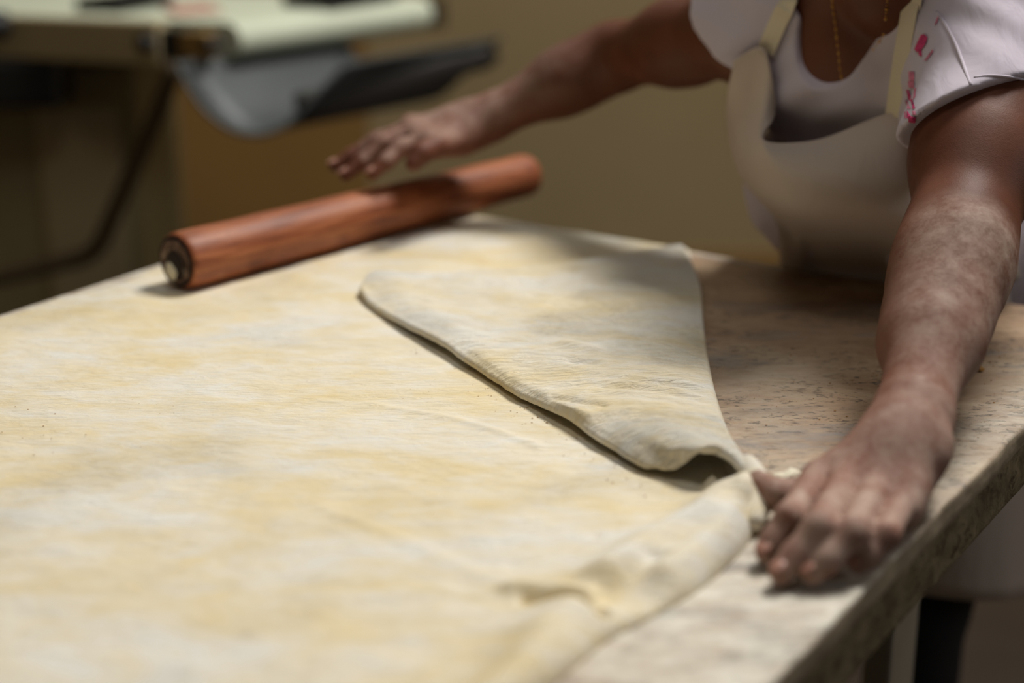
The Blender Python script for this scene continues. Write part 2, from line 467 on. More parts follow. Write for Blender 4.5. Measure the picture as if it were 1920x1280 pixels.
H += 0.010 * np.exp(-((X - T(1334, 930)[0]) ** 2 + (Y - T(1334, 930)[1]) ** 2) / 0.006 ** 2)
H += 0.012 * gauss([T(1408, 925), T(1410, 975)], 0.012)
rim = [np.c_[X[:, 0], Y[:, 0]], np.c_[X[:, -1], Y[:, -1]], np.c_[X[0], Y[0]], np.c_[X[-1], Y[-1]]]
E_ = np.full(X.shape, 1e9)
for rr in rim: E_ = np.minimum(E_, dist_poly(X, Y, rr[::6] if len(rr) > 60 else rr))
wid = 0.004 + 0.012 * np.clip(H / 0.02, 0, 1)
ee = np.clip(E_ / wid, 0, 1)
ee[0, :] = 0; ee[-1, :] = 0; ee[:, 0] = 0; ee[:, -1] = 0
H = H * (0.15 + 0.85 * np.sqrt(1 - (1 - ee) ** 2))
def grid_solid(name, X, Y, Zt, Zb, mat):
    n, m = X.shape
    top_ = np.c_[X.ravel(), Y.ravel(), Zt.ravel()]; bot_ = np.c_[X.ravel(), Y.ravel(), Zb.ravel()]
    I = np.arange(n * m).reshape(n, m)
    q = np.stack([I[:-1, :-1], I[1:, :-1], I[1:, 1:], I[:-1, 1:]], -1).reshape(-1, 4)
    b = n * m
    border = np.concatenate([I[0, :-1], I[:-1, -1], I[-1, :0:-1], I[:0:-1, 0]])
    nxt = np.roll(border, -1)
    side = np.stack([border, nxt, nxt + b, border + b], -1)
    Q = np.vstack([q, q[:, ::-1] + b, side])
    o = np_mesh(name, np.vstack([top_, bot_]), Q, mat)
    bm = bmesh.new(); bm.from_mesh(o.data); bmesh.ops.recalc_face_normals(bm, faces=bm.faces[:]); bm.to_mesh(o.data); bm.free()
    o.data.shade_smooth()
    return o
dough = grid_solid('dough_sheet', X, Y, ZT + H + 0.0004, np.full(X.shape, ZT + 0.0004), M_dough)
tag(dough, 'wide sheet of pale yellow rolled dough spread over the stone table', 'dough')

# folded flap: Coons patch between four rims
NU, NV = 220, 150
tip = (676, 536, .016)
free = crom([T(*tip), T(700, 566, .013), T(760, 600, .016), T(830, 634, .020), T(878, 668, .018), T(960, 722, .016), T(1045, 766, .018), T(1130, 818, .017), T(1200, 862, .015), T(1248, 876, .015)], NU)
crease = crom([T(1275, 458, .018), T(1302, 520, .017), T(1308, 600, .018), T(1322, 700, .020), T(1345, 785, .023), T(1372, 838, .028), T(1398, 868, .031)], NU)
back = crom([T(*tip), T(705, 508, .020), T(800, 512, .013), T(940, 502, .012), T(1080, 488, .014), T(1190, 470, .017), T(1275, 458, .018)], NV)
near = crom([T(1248, 876, .015), T(1275, 862, .022), T(1305, 843, .033), T(1340, 833, .039), T(1375, 846, .037), T(1398, 868, .031)], NV)
uu = np.linspace(0, 1, NU)[:, None, None]; vv = np.linspace(0, 1, NV)[None, :, None]
C = (1 - vv) * free[:, None, :] + vv * crease[:, None, :] + (1 - uu) * back[None] + uu * near[None] \
    - ((1 - uu) * (1 - vv) * free[0] + (1 - uu) * vv * crease[0] + uu * (1 - vv) * free[-1] + uu * vv * crease[-1])
fx, fy = C[..., 0], C[..., 1]
def g2(poly, s): return np.exp(-(dist_poly(fx, fy, poly) / s) ** 2)
edgef = np.clip(np.minimum(np.minimum(uu[..., 0], 1 - uu[..., 0]) * 12, np.minimum(vv[..., 0], 1 - vv[..., 0]) * 12), 0, 1)
dz = 0.0018 * fbm(fx, fy, 18, 5) + 0.0012 * fbm(fx, fy * 2.2, 45, 6)
dz += 0.004 * g2([T(1060, 660, .014), T(1110, 672, .014)], 0.009) - 0.005 * g2([T(1075, 692, .014), T(1105, 695, .014)], 0.007)
dz += 0.003 * g2([T(1010, 770, .014), T(1110, 800, .014), T(1180, 800, .014)], 0.006) - 0.003 * g2([T(1040, 762, .014), T(1130, 785, .014)], 0.004)
dz += 0.0025 * np.sin((fx * 0.35 + fy) * 260) * g2([T(1180, 740, .016), T(1270, 745, .016)], 0.028)
C[..., 2] += dz * edgef
# roll the free rims down and carry the crease round and under
def normals(C):
    du = np.gradient(C, axis=0); dv = np.gradient(C, axis=1)
    n = np.cross(dv, du); n /= np.linalg.norm(n, axis=-1, keepdims=True) + 1e-12
    n *= np.sign(n[..., 2:3] + 1e-9); return n
N_ = normals(C); TH = 0.0075
outc = np.cross(np.gradient(crease, axis=0), [0, 0, 1.0]); outc /= np.linalg.norm(outc, axis=1, keepdims=True)
if (outc[NU // 2] @ bdir) < 0: outc = -outc
rolls = []
zc = crease[:, 2] - ZT
for a_ in np.linspace(0, math.pi * 0.98, 14)[1:]:
    r = zc / 2 - 0.0008
    p = crease + outc * (r * math.sin(a_) * 0.75)[:, None]; p[:, 2] = crease[:, 2] - r * (1 - math.cos(a_))
    rolls.append(p)
top_ = np.concatenate([C, np.stack(rolls, 1)], 1)
Nn = np.concatenate([N_, np.stack([(outc * math.sin(a_) + np.array([0, 0, math.cos(a_)])) for a_ in np.linspace(0, math.pi * 0.98, 14)[1:]], 1)], 1)
nU, nV = top_.shape[:2]
th = np.full((nU, nV), TH)
lowz = ZT + 0.0066
bot_ = top_ - Nn * th[..., None]
I = np.arange(nU * nV).reshape(nU, nV); nvt = nU * nV
q = np.stack([I[:-1, :-1], I[1:, :-1], I[1:, 1:], I[:-1, 1:]], -1).reshape(-1, 4)
border = np.concatenate([I[0, :-1], I[:-1, -1], I[-1, :0:-1], I[:0:-1, 0]]); nxt = np.roll(border, -1)
# rounded rim: a mid ring pushed outward
cen = (top_.reshape(-1, 3)[border] + bot_.reshape(-1, 3)[border]) / 2
inner = np.concatenate([I[4, :-1], I[:-1, -5], I[-5, :0:-1], I[:0:-1, 4]])
od = cen - (top_.reshape(-1, 3)[inner] + bot_.reshape(-1, 3)[inner]) / 2
od /= np.linalg.norm(od, axis=1, keepdims=True) + 1e-9
V = [top_.reshape(-1, 3), bot_.reshape(-1, 3)]; Q = [q, q[:, ::-1] + nvt]
tt, bb = top_.reshape(-1, 3)[border], bot_.reshape(-1, 3)[border]
base_i = 2 * nvt; nb_ = len(border); prev = border; K = 6
for j in range(1, K):
    a_ = math.pi * j / K
    ring = cen + (tt - bb) / 2 * math.cos(a_) + od * (0.0042 * math.sin(a_))
    V.append(ring); cur = base_i + np.arange(nb_); base_i += nb_
    Q.append(np.stack([prev, np.roll(prev, -1), np.roll(cur, -1), cur], -1)); prev = cur
Q.append(np.stack([prev, np.roll(prev, -1), nxt + nvt, border + nvt], -1))
V = np.vstack(V); V[:, 2] = np.maximum(V[:, 2], ZT + 0.0012)
flap = np_mesh('folded_flap', V, np.vstack(Q), M_dough_flap, dough)
bm = bmesh.new(); bm.from_mesh(flap.data); bmesh.ops.recalc_face_normals(bm, faces=bm.faces[:]); bm.to_mesh(flap.data); bm.free()
flap.data.shade_smooth()
flap['label'] = 'paler floured flap folded back over the sheet'

# lip that runs from the arch down to the pinched corner by the thumb
lipc = crom([T(1398, 868, .027), T(1412, 890, .024), T(1420, 915, .019), T(1421, 945, .013), T(1412, 985, .008)], 24)
lip = tube('pinched_corner', lipc, [0.0075, .008, .0082, .0085, .0088, .009, .0092, .0095, .0098, .010, .0102, .0104, .0105, .0105, .0105, .0105, .0102, .010, .0097, .0093, .0088, .008, .007, .005], M_dough, dough, 18)

# ------------------------------------------------------------------ rolling pin
zs = 0.0062
Lc = T(335, 543, zs); Rc = T(990, 366, zs)
ax = unit(Rc - Lc); sidev = unit(np.cross([0, 0, 1], ax)); PL = np.linalg.norm(Rc - Lc)
r0, r1 = 0.0295, 0.0262
pin = empty('rolling_pin', tuple(Lc))
tag(pin, 'long reddish-brown wooden rolling pin lying across the far end of the dough', 'rolling pin')
def pin_lathe(name, prof, mat, n=48):
    V = []; Fc = []
    for x, r in prof:
        rc = r0 + (r1 - r0) * x / PL
        c = np.array([x, 0, rc])
        for k_ in range(n):
            w = 2 * math.pi * k_ / n
            V.append(c + np.array([0, math.cos(w) * r, math.sin(w) * r]))
    for i in range(len(prof) - 1):
        for k_ in range(n):
            Fc.append((i * n + k_, i * n + (k_ + 1) % n, (i + 1) * n + (k_ + 1) % n, (i + 1) * n + k_))
    Fc.append(tuple(reversed(range(n)))); Fc.append(tuple(range((len(prof) - 1) * n, len(prof) * n)))
    o = mesh_obj(name, V, Fc, mat, pin)
    return o
body_prof = [(0.0005, r0 * .905), (0.0015, r0 * .955), (0.006, r0)] + [(x, r0 + (r1 - r0) * x / PL + 0.0003 * math.sin(x * 60)) for x in np.linspace(0.02, PL - 0.02, 24)] + [(PL - 0.008, r1), (PL - 0.003, r1 * .95), (PL, r1 * .86)]
pin_lathe('barrel', body_prof, M_pin)
pin_lathe('end_ring', [(-0.0010, r0 * .90), (-0.0012, r0 * .86), (-0.0012, r0 * .70), (0.0035, r0 * .62), (0.004, r0 * .55)], M_pin_dark)['label'] = 'dark ring round the near end'  # plain dark ring on the end face
pin_lathe('end_grain', [(-0.0022, r0 * .78), (-0.0026, r0 * .70), (-0.0020, r0 * .60), (0.0002, r0 * .52)], M_pin_end)
pin_lathe('end_core', [(-0.0016, r0 * .44), (-0.0036, r0 * .36), (-0.0040, r0 * .18), (-0.0038, r0 * .03)], M_pin_dark)
bm = bmesh.new(); bmesh.ops.create_icosphere(bm, subdivisions=3, radius=1)
for v in bm.verts:
    n_ = mnoise.noise(v.co * 2.3); v.co *= (1 + 0.3 * n_)
    v.co = Vector((v.co.x * 0.0035 - 0.0026, v.co.y * 0.0085 + 0.006, v.co.z * 0.0095 + r0 * 0.66))
bm_obj('flour_plug', bm, M_flour, pin, True)['label'] = 'white flour caked in the end of the pin'
Mx = Matrix((Vector(ax), Vector(sidev), Vector(np.cross(ax, sidev)))).transposed()
pin.rotation_euler = Mx.to_euler()

# ------------------------------------------------------------------ signed distance modelling for the person
def d_cone(p, a, b, r1, r2, fl=None, fs=1.0):
    q = p - a; ba = b - a
    if fl is not None: q = q + (q @ fl)[:, None] * fl * (fs - 1.0); ba = ba + (ba @ fl) * fl * (fs - 1.0)
    t = np.clip((q @ ba) / (ba @ ba), 0, 1)
    return np.linalg.norm(q - t[:, None] * ba, axis=1) - (r1 + (r2 - r1) * t)
def d_ell(p, c, A, r):
    q = (p - c) @ A                                    # A columns = local axes
    k0 = np.linalg.norm(q / r, axis=1); k1 = np.linalg.norm(q / (r * r), axis=1) + 1e-9
    return k0 * (k0 - 1.0) / k1
def smin(a, b, k):
    h = np.maximum(k - np.abs(a - b), 0) / k
    return np.minimum(a, b) - h * h * k * 0.25
def smax(a, b, k): return -smin(-a, -b, k)
class Prim:
    def __init__(s, kind, args, k, grp='main'):
        s.kind, s.args, s.k, s.grp = kind, args, k, grp
    def __call__(s, p, off=0.0):
        return (d_cone(p, *s.args) if s.kind == 'c' else d_ell(p, *s.args)) - off
def C_(a, b, r1, r2, k=0.03, grp='main', fl=None, fs=1.0):
    return Prim('c', (np.array(a, float), np.array(b, float), r1, r2, None if fl is None else unit(fl), fs), k, grp)
def E__(c, A, r, k=0.04, grp='main'): return Prim('e', (np.array(c, float), A, np.array(r, float)), k, grp)
class Field:
    """smooth union of primitives; finger groups are unioned sharply with one another"""
    def __init__(s, prims): s.prims = prims
    def near(s, c, rad):
        c = c[None]
        return [p for p in s.prims if p(c)[0] < rad * 1.9 + p.k]
    def ev(s, p, prims=None):
        prims = s.prims if prims is None else prims
        d = np.full(len(p), 1.0); g = {}
        for q in prims:
            v = q(p)
            if q.grp == 'main': d = smin(d, v, q.k)
            elif q.grp == 'cut': continue
            else: g[q.grp] = smin(g[q.grp], v, 0.006) if q.grp in g else v
        if g:
            f = None
            for v in g.values(): f = v if f is None else smin(f, v, 0.0012)
            d = smin(d, f, 0.0045)
        return d
def surface_nets(near, ev, lo, hi, h, N=28):
    lo = np.array(lo); dims = np.ceil((np.array(hi) - lo) / h).astype(int)
    allV = []; allID = []; allQ = []
    BIG = np.int64(1) << 20
    nb = (dims + N - 1) // N
    rad = h * (N + 2) * 0.5 * math.sqrt(3)
    g = np.arange(N + 2); GX, GY, GZ = np.meshgrid(g, g, g, indexing='ij')
    gp = np.stack([GX, GY, GZ], -1).reshape(-1, 3).astype(float)
    for bx in range(nb[0]):
        for by in range(nb[1]):
            for bz in range(nb[2]):
                o = np.array([bx, by, bz]) * N
                cen = lo + (o + (N + 1) / 2) * h
                pr = near(cen, rad)
                if not pr: continue
                D = ev(lo + (o + gp) * h, pr).reshape(N + 2, N + 2, N + 2)
                s = D < 0
                if s.all() or not s.any(): continue
                # cells
                acc = np.zeros((N + 1,) * 3 + (3,)); cnt = np.zeros((N + 1,) * 3)
                cs = [(i, j, k_) for i in (0, 1) for j in (0, 1) for k_ in (0, 1)]
                for axis in range(3):
                    for (i, j) in ((0, 0), (0, 1), (1, 0), (1, 1)):
                        c0 = [0, 0, 0]; oth = [x for x in range(3) if x != axis]
                        c0[oth[0]] = i; c0[oth[1]] = j
                        c1 = list(c0); c1[axis] = 1
                        A = D[c0[0]:c0[0] + N + 1, c0[1]:c0[1] + N + 1, c0[2]:c0[2] + N + 1]
                        B = D[c1[0]:c1[0] + N + 1, c1[1]:c1[1] + N + 1, c1[2]:c1[2] + N + 1]
                        m = (A < 0) != (B < 0)
                        if not m.any(): continue
                        t = A[m] / (A[m] - B[m])
                        add = np.zeros((len(t), 3)); add[:] = c0; add[:, axis] = t
                        acc[m] += add; cnt[m] += 1
                m = cnt > 0
                ijk = np.argwhere(m)
                v = lo + (o + ijk + acc[m] / cnt[m][:, None]) * h
                gid = ((o[0] + ijk[:, 0]).astype(np.int64) * BIG + (o[1] + ijk[:, 1])) * BIG + (o[2] + ijk[:, 2])
                allV.append(v); allID.append(gid)
                for axis in range(3):
                    b_, c_ = [(1, 2), (2, 0), (0, 1)][axis]
                    sl0 = [slice(1, N + 1)] * 3; sl0[axis] = slice(0, N); sl1 = list(sl0); sl1[axis] = slice(1, N + 1)
                    a0 = s[tuple(sl0)]; a1 = s[tuple(sl1)]
                    e = np.argwhere(a0 != a1)
                    if len(e) == 0: continue
                    flip = a1[tuple(e.T)]
                    st = np.array([1, 1, 1]); st[axis] = 0
                    e = e + st + o
                    def idc(db, dc):
                        q = e.copy(); q[:, b_] -= db; q[:, c_] -= dc
                        return (q[:, 0].astype(np.int64) * BIG + q[:, 1]) * BIG + q[:, 2]
                    Q = np.stack([idc(1, 1), idc(0, 1), idc(0, 0), idc(1, 0)], -1)
                    Q[flip] = Q[flip][:, ::-1]
                    allQ.append(Q)
    V = np.vstack(allV); ID = np.concatenate(allID); Q = np.vstack(allQ)
    uid, first = np.unique(ID, return_index=True)
    idx = np.searchsorted(uid, Q); idx = np.clip(idx, 0, len(uid) - 1)
    ok = (uid[idx] == Q).all(1)
    return V[first], idx[ok]

# ------------------------------------------------------------------ the baker: joints
wL = T(1700, 822, .047); eL = P(1785, 500, 1.360); sL = P(1882, 112, 1.520)
RD = -.06
wR = P(888, 236, 1.965 + RD); eR = P(1150, 108, 1.90); sR = P(1412, 46, 1.69)
Mm = (sL + sR) / 2
lat = unit(sL - sR)
pel = np.array([0.475, 1.915, ZT - 0.09])
up_ = Mm - pel; up_ = unit(up_ - (up_ @ lat) * lat)
fwd = np.cross(up_, lat); fwd = unit(fwd)
if fwd[1] > 0: fwd = -fwd
TF = np.stack([lat, up_, fwd], 1)
TL = np.linalg.norm(Mm - pel)
def tb(l, a, n): return Mm + lat * l + up_ * a + fwd * n
zup = np.array([0, 0, 1.0])

torso = [
    E__(tb(0, -.115, -.015), TF, (.138, .145, .090), .05),
    C_(tb(-.115, -.005, -.01), tb(.115, -.005, -.01), .05, .05, .05),
    C_(tb(-.06, -.04, .03), tb(.06, -.04, .03), .05, .05, .05),
    C_(tb(.12, .0, -.015), tb(.035, .085, -.03), .046, .040, .04),
    C_(tb(-.12, .0, -.015), tb(-.035, .085, -.03), .046, .040, .04),
    E__(tb(-.084, -.172, .068), TF, (.072, .068, .066), .035),
    E__(tb(.072, -.175, .070), TF, (.070, .070, .066), .035),
    E__(tb(.03, -.31, .0), TF, (.095, .15, .088), .05),
    E__(tb(0, -TL + .02, -.015), TF, (.155, .12, .115), .06),
]
chin = P(1655, -18, 1.49)
headc = chin + np.array([0.022, 0.045, 0.085])
hdir = unit(np.array([-0.62, -0.72, -0.32])); hl = unit(np.cross(zup, hdir)); hl = -hl if hl @ lat < 0 else hl
hup = np.cross(hl, hdir); hup = hup if hup[2] > 0 else -hup
HF = np.stack([hl, hup, hdir], 1)
def hb(l, a, n): return headc + hl * l + hup * a + hdir * n
neckhead = [
    C_(tb(0, .0, -.02), hb(0, -.06, -.035), .058, .052, .05),
    E__(hb(0, .03, -.02), HF, (.074, .098, .092), .03),
    E__(hb(0, -.045, .028), HF, (.055, .062, .052), .03),
    E__(hb(0, -.092, .052), HF, (.022, .018, .020), .02),
    C_(hb(0, .008, .070), hb(0, -.026, .092), .008, .012, .012),
    C_(hb(-.012, -.028, .082), hb(.012, -.028, .082), .007, .007, .01),
    C_(hb(-.018, -.058, .074), hb(.018, -.058, .074), .007, .007, .01),
    C_(hb(-.034, .024, .067), hb(.034, .024, .067), .011, .011, .02),
    E__(hb(-.076, -.005, -.015), HF, (.009, .030, .018), .008),
    E__(hb(.076, -.005, -.015), HF, (.009, .030, .018), .008),
]
# arms
fwL = unit(np.cross(eL - wL, np.cross([0, 0, 1.0], eL - wL)))      # up-ish normal of the left forearm
def lerp(a, b, t): return a + (b - a) * t
armL = [
    C_(sL, lerp(sL, eL, .5), .056, .052, .05),
    C_(lerp(sL, eL, .35), lerp(sL, eL, .95), .053, .041, .04),
    C_(lerp(sL, eL, .9), lerp(eL, wL, .12), .040, .041, .03),
    C_(P(1824, 456, 1.335), P(1806, 500, 1.325), .021, .024, .022),
    C_(lerp(eL, wL, .02), lerp(eL, wL, .45), .0385, .034, .03),
    C_(lerp(eL, wL, .35), lerp(eL, wL, .97), .035, .0250, .03),
    C_(P(1732, 555, 1.36), P(1712, 650, 1.29), .018, .014, .03),
]
armR = [
    C_(sR, lerp(sR, eR, .5), .050, .043, .05),
    C_(lerp(sR, eR, .45), eR, .044, .035, .03),
    C_(eR, lerp(eR, wR, .35), .035, .034, .03),
    C_(lerp(eR, wR, .3), lerp(eR, wR, .97), .0345, .0235, .03),
]
# left hand, pressed on the table
def F(name, pts, rs): return [C_(pts[i], pts[i + 1], rs[i], rs[i + 1], .006, name) for i in range(len(pts) - 1)]
mcpL = [T(1534, 893, .030), T(1584, 902, .034), T(1640, 916, .032), T(1690, 944, .026)]
handL = []
palm_n = zup
for q, r in zip(mcpL, (.0104, .0108, .0104, .0096)):
    handL.append(C_(lerp(wL, q, .1), q, .022, r, .014))
handL += [C_(lerp(eL, wL, .9), lerp(wL, mcpL[1], .25), .0252, .0225, .02),
          C_(mcpL[0] * .72 + wL * .28 + [0, 0, -.006], mcpL[3] * .72 + wL * .28 + [0, 0, -.004], .011, .011, .010),
          C_(lerp(wL, mcpL[3], .3) + [0.004, 0, -.012], mcpL[3] + [0.000, 0.004, -.008], .018, .014, .015),
          C_(T(1620, 880, .022), T(1548, 915, .018), .021, .015, .015),
          C_(P(1752, 838, 1.175), P(1748, 850, 1.17), .010, .010, .015)]
handL += F('l1', [mcpL[0], T(1482, 968, .030), T(1450, 1014, .016), T(1436, 1036, .0105)], (.0108, .0096, .0086, .0076))
handL += F('l2', [mcpL[1], T(1535, 988, .034), T(1490, 1042, .018), T(1463, 1074, .0105)], (.0112, .0101, .0090, .0078))
handL += F('l3', [mcpL[2], T(1599, 998, .032), T(1550, 1049, .018), T(1523, 1075, .0105)], (.0108, .0097, .0088, .0077))
handL += F('l4', [mcpL[3], T(1661, 1003, .026), T(1628, 1040, .0155), T(1610, 1058, .0100)], (.0098, .0088, .0079, .0071))
handL += F('l5', [T(1570, 905, .020), T(1500, 930, .019), T(1458, 928, .021), T(1421, 902, .024)], (.0150, .0120, .0108, .0085))
# right hand, hovering over the pin
mcpR = [P(797, 264, 1.925 + RD), P(779, 248, 1.945 + RD), P(772, 240, 1.968 + RD), P(770, 238, 1.99 + RD)]
handR = []
for q, r in zip(mcpR, (.0130, .0130, .0125, .012)):
    handR.append(C_(lerp(wR, q, .1), q, .020, r, .014))
handR += [C_(lerp(eR, wR, .9), lerp(wR, mcpR[1], .3), .0240, .0215, .02), C_(mcpR[0], mcpR[3], .0115, .0115, .012),
          C_(P(862, 258, 1.945 + RD), P(822, 272, 1.92 + RD), .021, .015, .015)]
handR += F('r1', [mcpR[0], P(752, 277, 1.915 + RD), P(726, 302, 1.905 + RD), P(699, 326, 1.90 + RD)], (.0112, .0098, .0086, .0074))
handR += F('r2', [mcpR[1], P(722, 269, 1.940 + RD), P(679, 304, 1.935 + RD), P(648, 328, 1.93 + RD)], (.0115, .0100, .0088, .0075))
handR += F('r3', [mcpR[2], P(706, 264, 1.968 + RD), P(658, 293, 1.965 + RD), P(627, 311, 1.96 + RD)], (.0110, .0098, .0086, .0074))
handR += F('r4', [mcpR[3], P(726, 262, 1.995 + RD), P(690, 286, 1.995 + RD), P(668, 300, 1.99 + RD)], (.0100, .0088, .0078, .0068))
handR += F('r5', [P(850, 264, 1.935 + RD), P(818, 274, 1.895 + RD), P(790, 287, 1.878 + RD), P(776, 306, 1.872 + RD)], (.0160, .0130, .0118, .0095))

person = empty('person', (0.44, 1.82, 0))
tag(person, 'person in white T-shirt and cream apron leaning over the table with both arms stretched', 'person')
body_f = Field(torso + neckhead + armL + armR + handL + handR)
V, Q = surface_nets(body_f.near, body_f.ev, (-.26, .86, .74), (.74, 2.16, 1.58), .003)
body = np_mesh('body', V, Q, M_skin)
def seg_t(p, a, b): return np.clip(((p - a) @ (b - a)) / ((b - a) @ (b - a)), 0, 1)
def seg_d(p, a, b):
    t = seg_t(p, a, b); return np.linalg.norm(p - a - t[:, None] * (b - a), axis=1)
dL = np.minimum(seg_d(V, eL, wL), seg_d(V, wL, mcpL[1])); dR = np.minimum(seg_d(V, eR, wR), seg_d(V, wR, mcpR[1]))
tipsL = T(1520, 1040, .02)
nearHL = np.exp(-(np.linalg.norm(V - mcpL[1], axis=1) / .09) ** 2)
nearFL = np.exp(-(np.linalg.norm(V - tipsL, axis=1) / .06) ** 2)
onL = (dL < .075)
tl = ((V - eL) @ (wL - eL)) / ((wL - eL) @ (wL - eL))
flour = np.zeros(len(V))
me_n = np.zeros(len(body.data.vertices) * 3, np.float32); body.data.vertices.foreach_get('normal', me_n); me_n = me_n.reshape(-1, 3)
flour += onL * np.clip((tl + .16) / .16, 0, 1) * (0.50 - 0.15 * np.clip(tl, 0, 1)) * np.clip(0.45 + 1.0 * (me_n @ unit([0.45, -0.8, 0.5])), 0.05, 1)
flour += 0.30 * nearHL + 0.50 * nearFL
onR = (dR < .07)
trp = ((V - eR) @ (wR - eR)) / ((wR - eR) @ (wR - eR))
flour += onR * np.clip(trp, 0, 1) * 0.42 * np.clip(me_n @ unit([-.2, -.4, .9]) + .1, 0, 1)
pale = 0.30 * nearHL + 0.3 * onL * np.clip(tl, 0, 1) + 0.5 * np.exp(-(np.linalg.norm(V - mcpR[1], axis=1) / .09) ** 2) + .5 * nearFL
for n_, arr in (('flour', flour), ('pale', pale)):
    a_ = body.data.attributes.new(n_, 'FLOAT', 'POINT'); a_.data.foreach_set('value', np.clip(arr, 0, 1).astype(np.float32))

# ---- T-shirt
hemL = [P(1722, 262, 1.475), P(1822, 168, 1.40), P(1925, 168, 1.44)]
nL = np.cross(hemL[1] - hemL[0], hemL[2] - hemL[0]); nL = unit(nL); nL = nL if nL @ (eL - sL) > 0 else -nL
pR0 = P(1436, 50, 1.69); nR = unit(eR - sR + np.array([0.05, 0, -0.16]))
sleeveL = [C_(sL + up_ * .0, lerp(sL, eL, .55), .066, .064, .05)]
sleeveR = [C_(sR, lerp(sR, eR, .5), .056, .053, .05)]
shirt_f = Field(torso + sleeveL + sleeveR); torso_f = Field(torso + sleeveR)
def march(u, v, fun, d0=1.1, d1=2.3):
    """depth at which the ray through (u, v) first meets a surface"""
    ds = np.arange(d0, d1, .002); pts = np.array([P(u, v, d) for d in ds])
    f = fun(pts); i = np.argmax(f < 0)
    return ds[i] if (f < 0).any() else None
def raw_shirt(p): return shirt_f.ev(p) - .008
NECK = []
for (u, v) in [(1512, -30), (1503, 20), (1496, 75), (1498, 125), (1515, 153), (1545, 165), (1585, 152), (1616, 112), (1646, 66), (1668, 25), (1688, -30)]:
    d_ = march(u, v, raw_shirt); q_ = P(u, v, 1.62 if d_ is None else d_) - Mm
    NECK.append((q_ @ lat, q_ @ up_))
NECK = crom(np.array(NECK), 60)
NPOLY = np.vstack([NECK, [NECK[-1] + [.0, .08], NECK[0] + [0, .08]]])
def in_poly(x, y, poly):
    c = np.zeros(x.shape, bool); n = len(poly)
    for i in range(n):
        x0, y0 = poly[i]; x1, y1 = poly[(i + 1) % n]
        if y0 == y1: continue
        c ^= ((y0 > y) != (y1 > y)) & (x < (x1 - x0) * (y - y0) / (y1 - y0) + x0)
    return c
def neck_hole(p):
    if np.linalg.norm(p[len(p) // 2] - Mm) > .30 and len(p) > 10000: return np.full(len(p), .1)
    q = p - Mm
    l = q @ lat; a = q @ up_; n = q @ fwd
    d = dist_poly(l, a, np.vstack([NPOLY, NPOLY[:1]]))
    front = np.maximum(np.where(in_poly(l, a, NPOLY), -d, d), -(n + .01))
    round_ = np.linalg.norm(np.stack([l / 1.15, n + .02], 1), axis=1) - .062
    round_ = np.maximum(round_, -(a + .0))
    return np.minimum(front, round_)
def shirt_ev(p, prims):
    w = 0.0022 * np.sin(p[:, 0] * 95 + 3.0 * np.sin(p[:, 2] * 31)) * np.sin(p[:, 2] * 60 + p[:, 1] * 40)
    d = shirt_f.ev(p, prims) - .008 + w
    dL_ = (p - hemL[0]) @ nL
    isL = np.clip(((p - sL) @ unit(eL - sL)), -1, 1)
    d = np.where(np.linalg.norm(p - lerp(sL, eL, .4), axis=1) < .17, smax(d, dL_, .004), d)
    aR = unit(eR - sR); alR = (p - sR) @ aR
    rdR = np.linalg.norm(p - sR - np.clip(alR, 0, .4)[:, None] * aR, axis=1)
    d = np.where((rdR < .085) & (alR > -.03), smax(d, (p - pR0) @ nR, .004), d)
    return smax(d, -neck_hole(p), .003)
V2, Q2 = surface_nets(lambda c, r: shirt_f.near(c, r + .02), shirt_ev, (.02, 1.25, .74), (.74, 2.14, 1.3), .003)
shirt = np_mesh('shirt', V2, Q2, M_shirt)
shirt['label'] = 'white short-sleeved jersey T-shirt'

sh = lambda p: shirt_ev(p, None)
bo = lambda p: body_f.ev(p)
def on(u, v, fun, lift, fallback):
    d = march(u, v, fun); d = fallback if d is None else d
    return P(u, v, d - lift)

# seam and hems on the shirt
seam = []
for (u, v) in [(1757, 22), (1774, 50), (1790, 80), (1802, 110), (1812, 138), (1820, 160)]:
    seam.append(on(u, v, sh, .0005, 1.42))
seam_o = tube('sleeve_seam', arc_resample(crom(seam, 20), 20), .0016, M_shirt, None, 8)
hemp = [on(u, v, sh, .0005, 1.42) for (u, v) in [(1826, 146), (1850, 142), (1880, 143), (1905, 146), (1930, 152)]]
hem_o = tube('sleeve_hem_stitch', arc_resample(crom(hemp, 16), 16), .0012, M_shirt, None, 8)
# neckband
nbp = []
for l, a in NECK[1:-1]:
    l, a = l * 1.0, a - .004
    # drop onto the shirt surface from the front
    ns = np.arange(.25, -.14, -.002); pts = np.array([tb(l, a, n) for n in ns]); f = shirt_ev(pts, None)
    if not (f < .001).any(): continue
    q_ = pts[np.argmax(f < .001)]
    if nbp and np.linalg.norm(q_ - nbp[-1]) > .03: continue
    nbp.append(q_)
nbp = np.array(nbp)
for _ in range(3): nbp[1:-1] = (nbp[:-2] + 2 * nbp[1:-1] + nbp[2:]) / 4
nb_o = tube('neckband', nbp, .0050, M_shirt, None, 10)
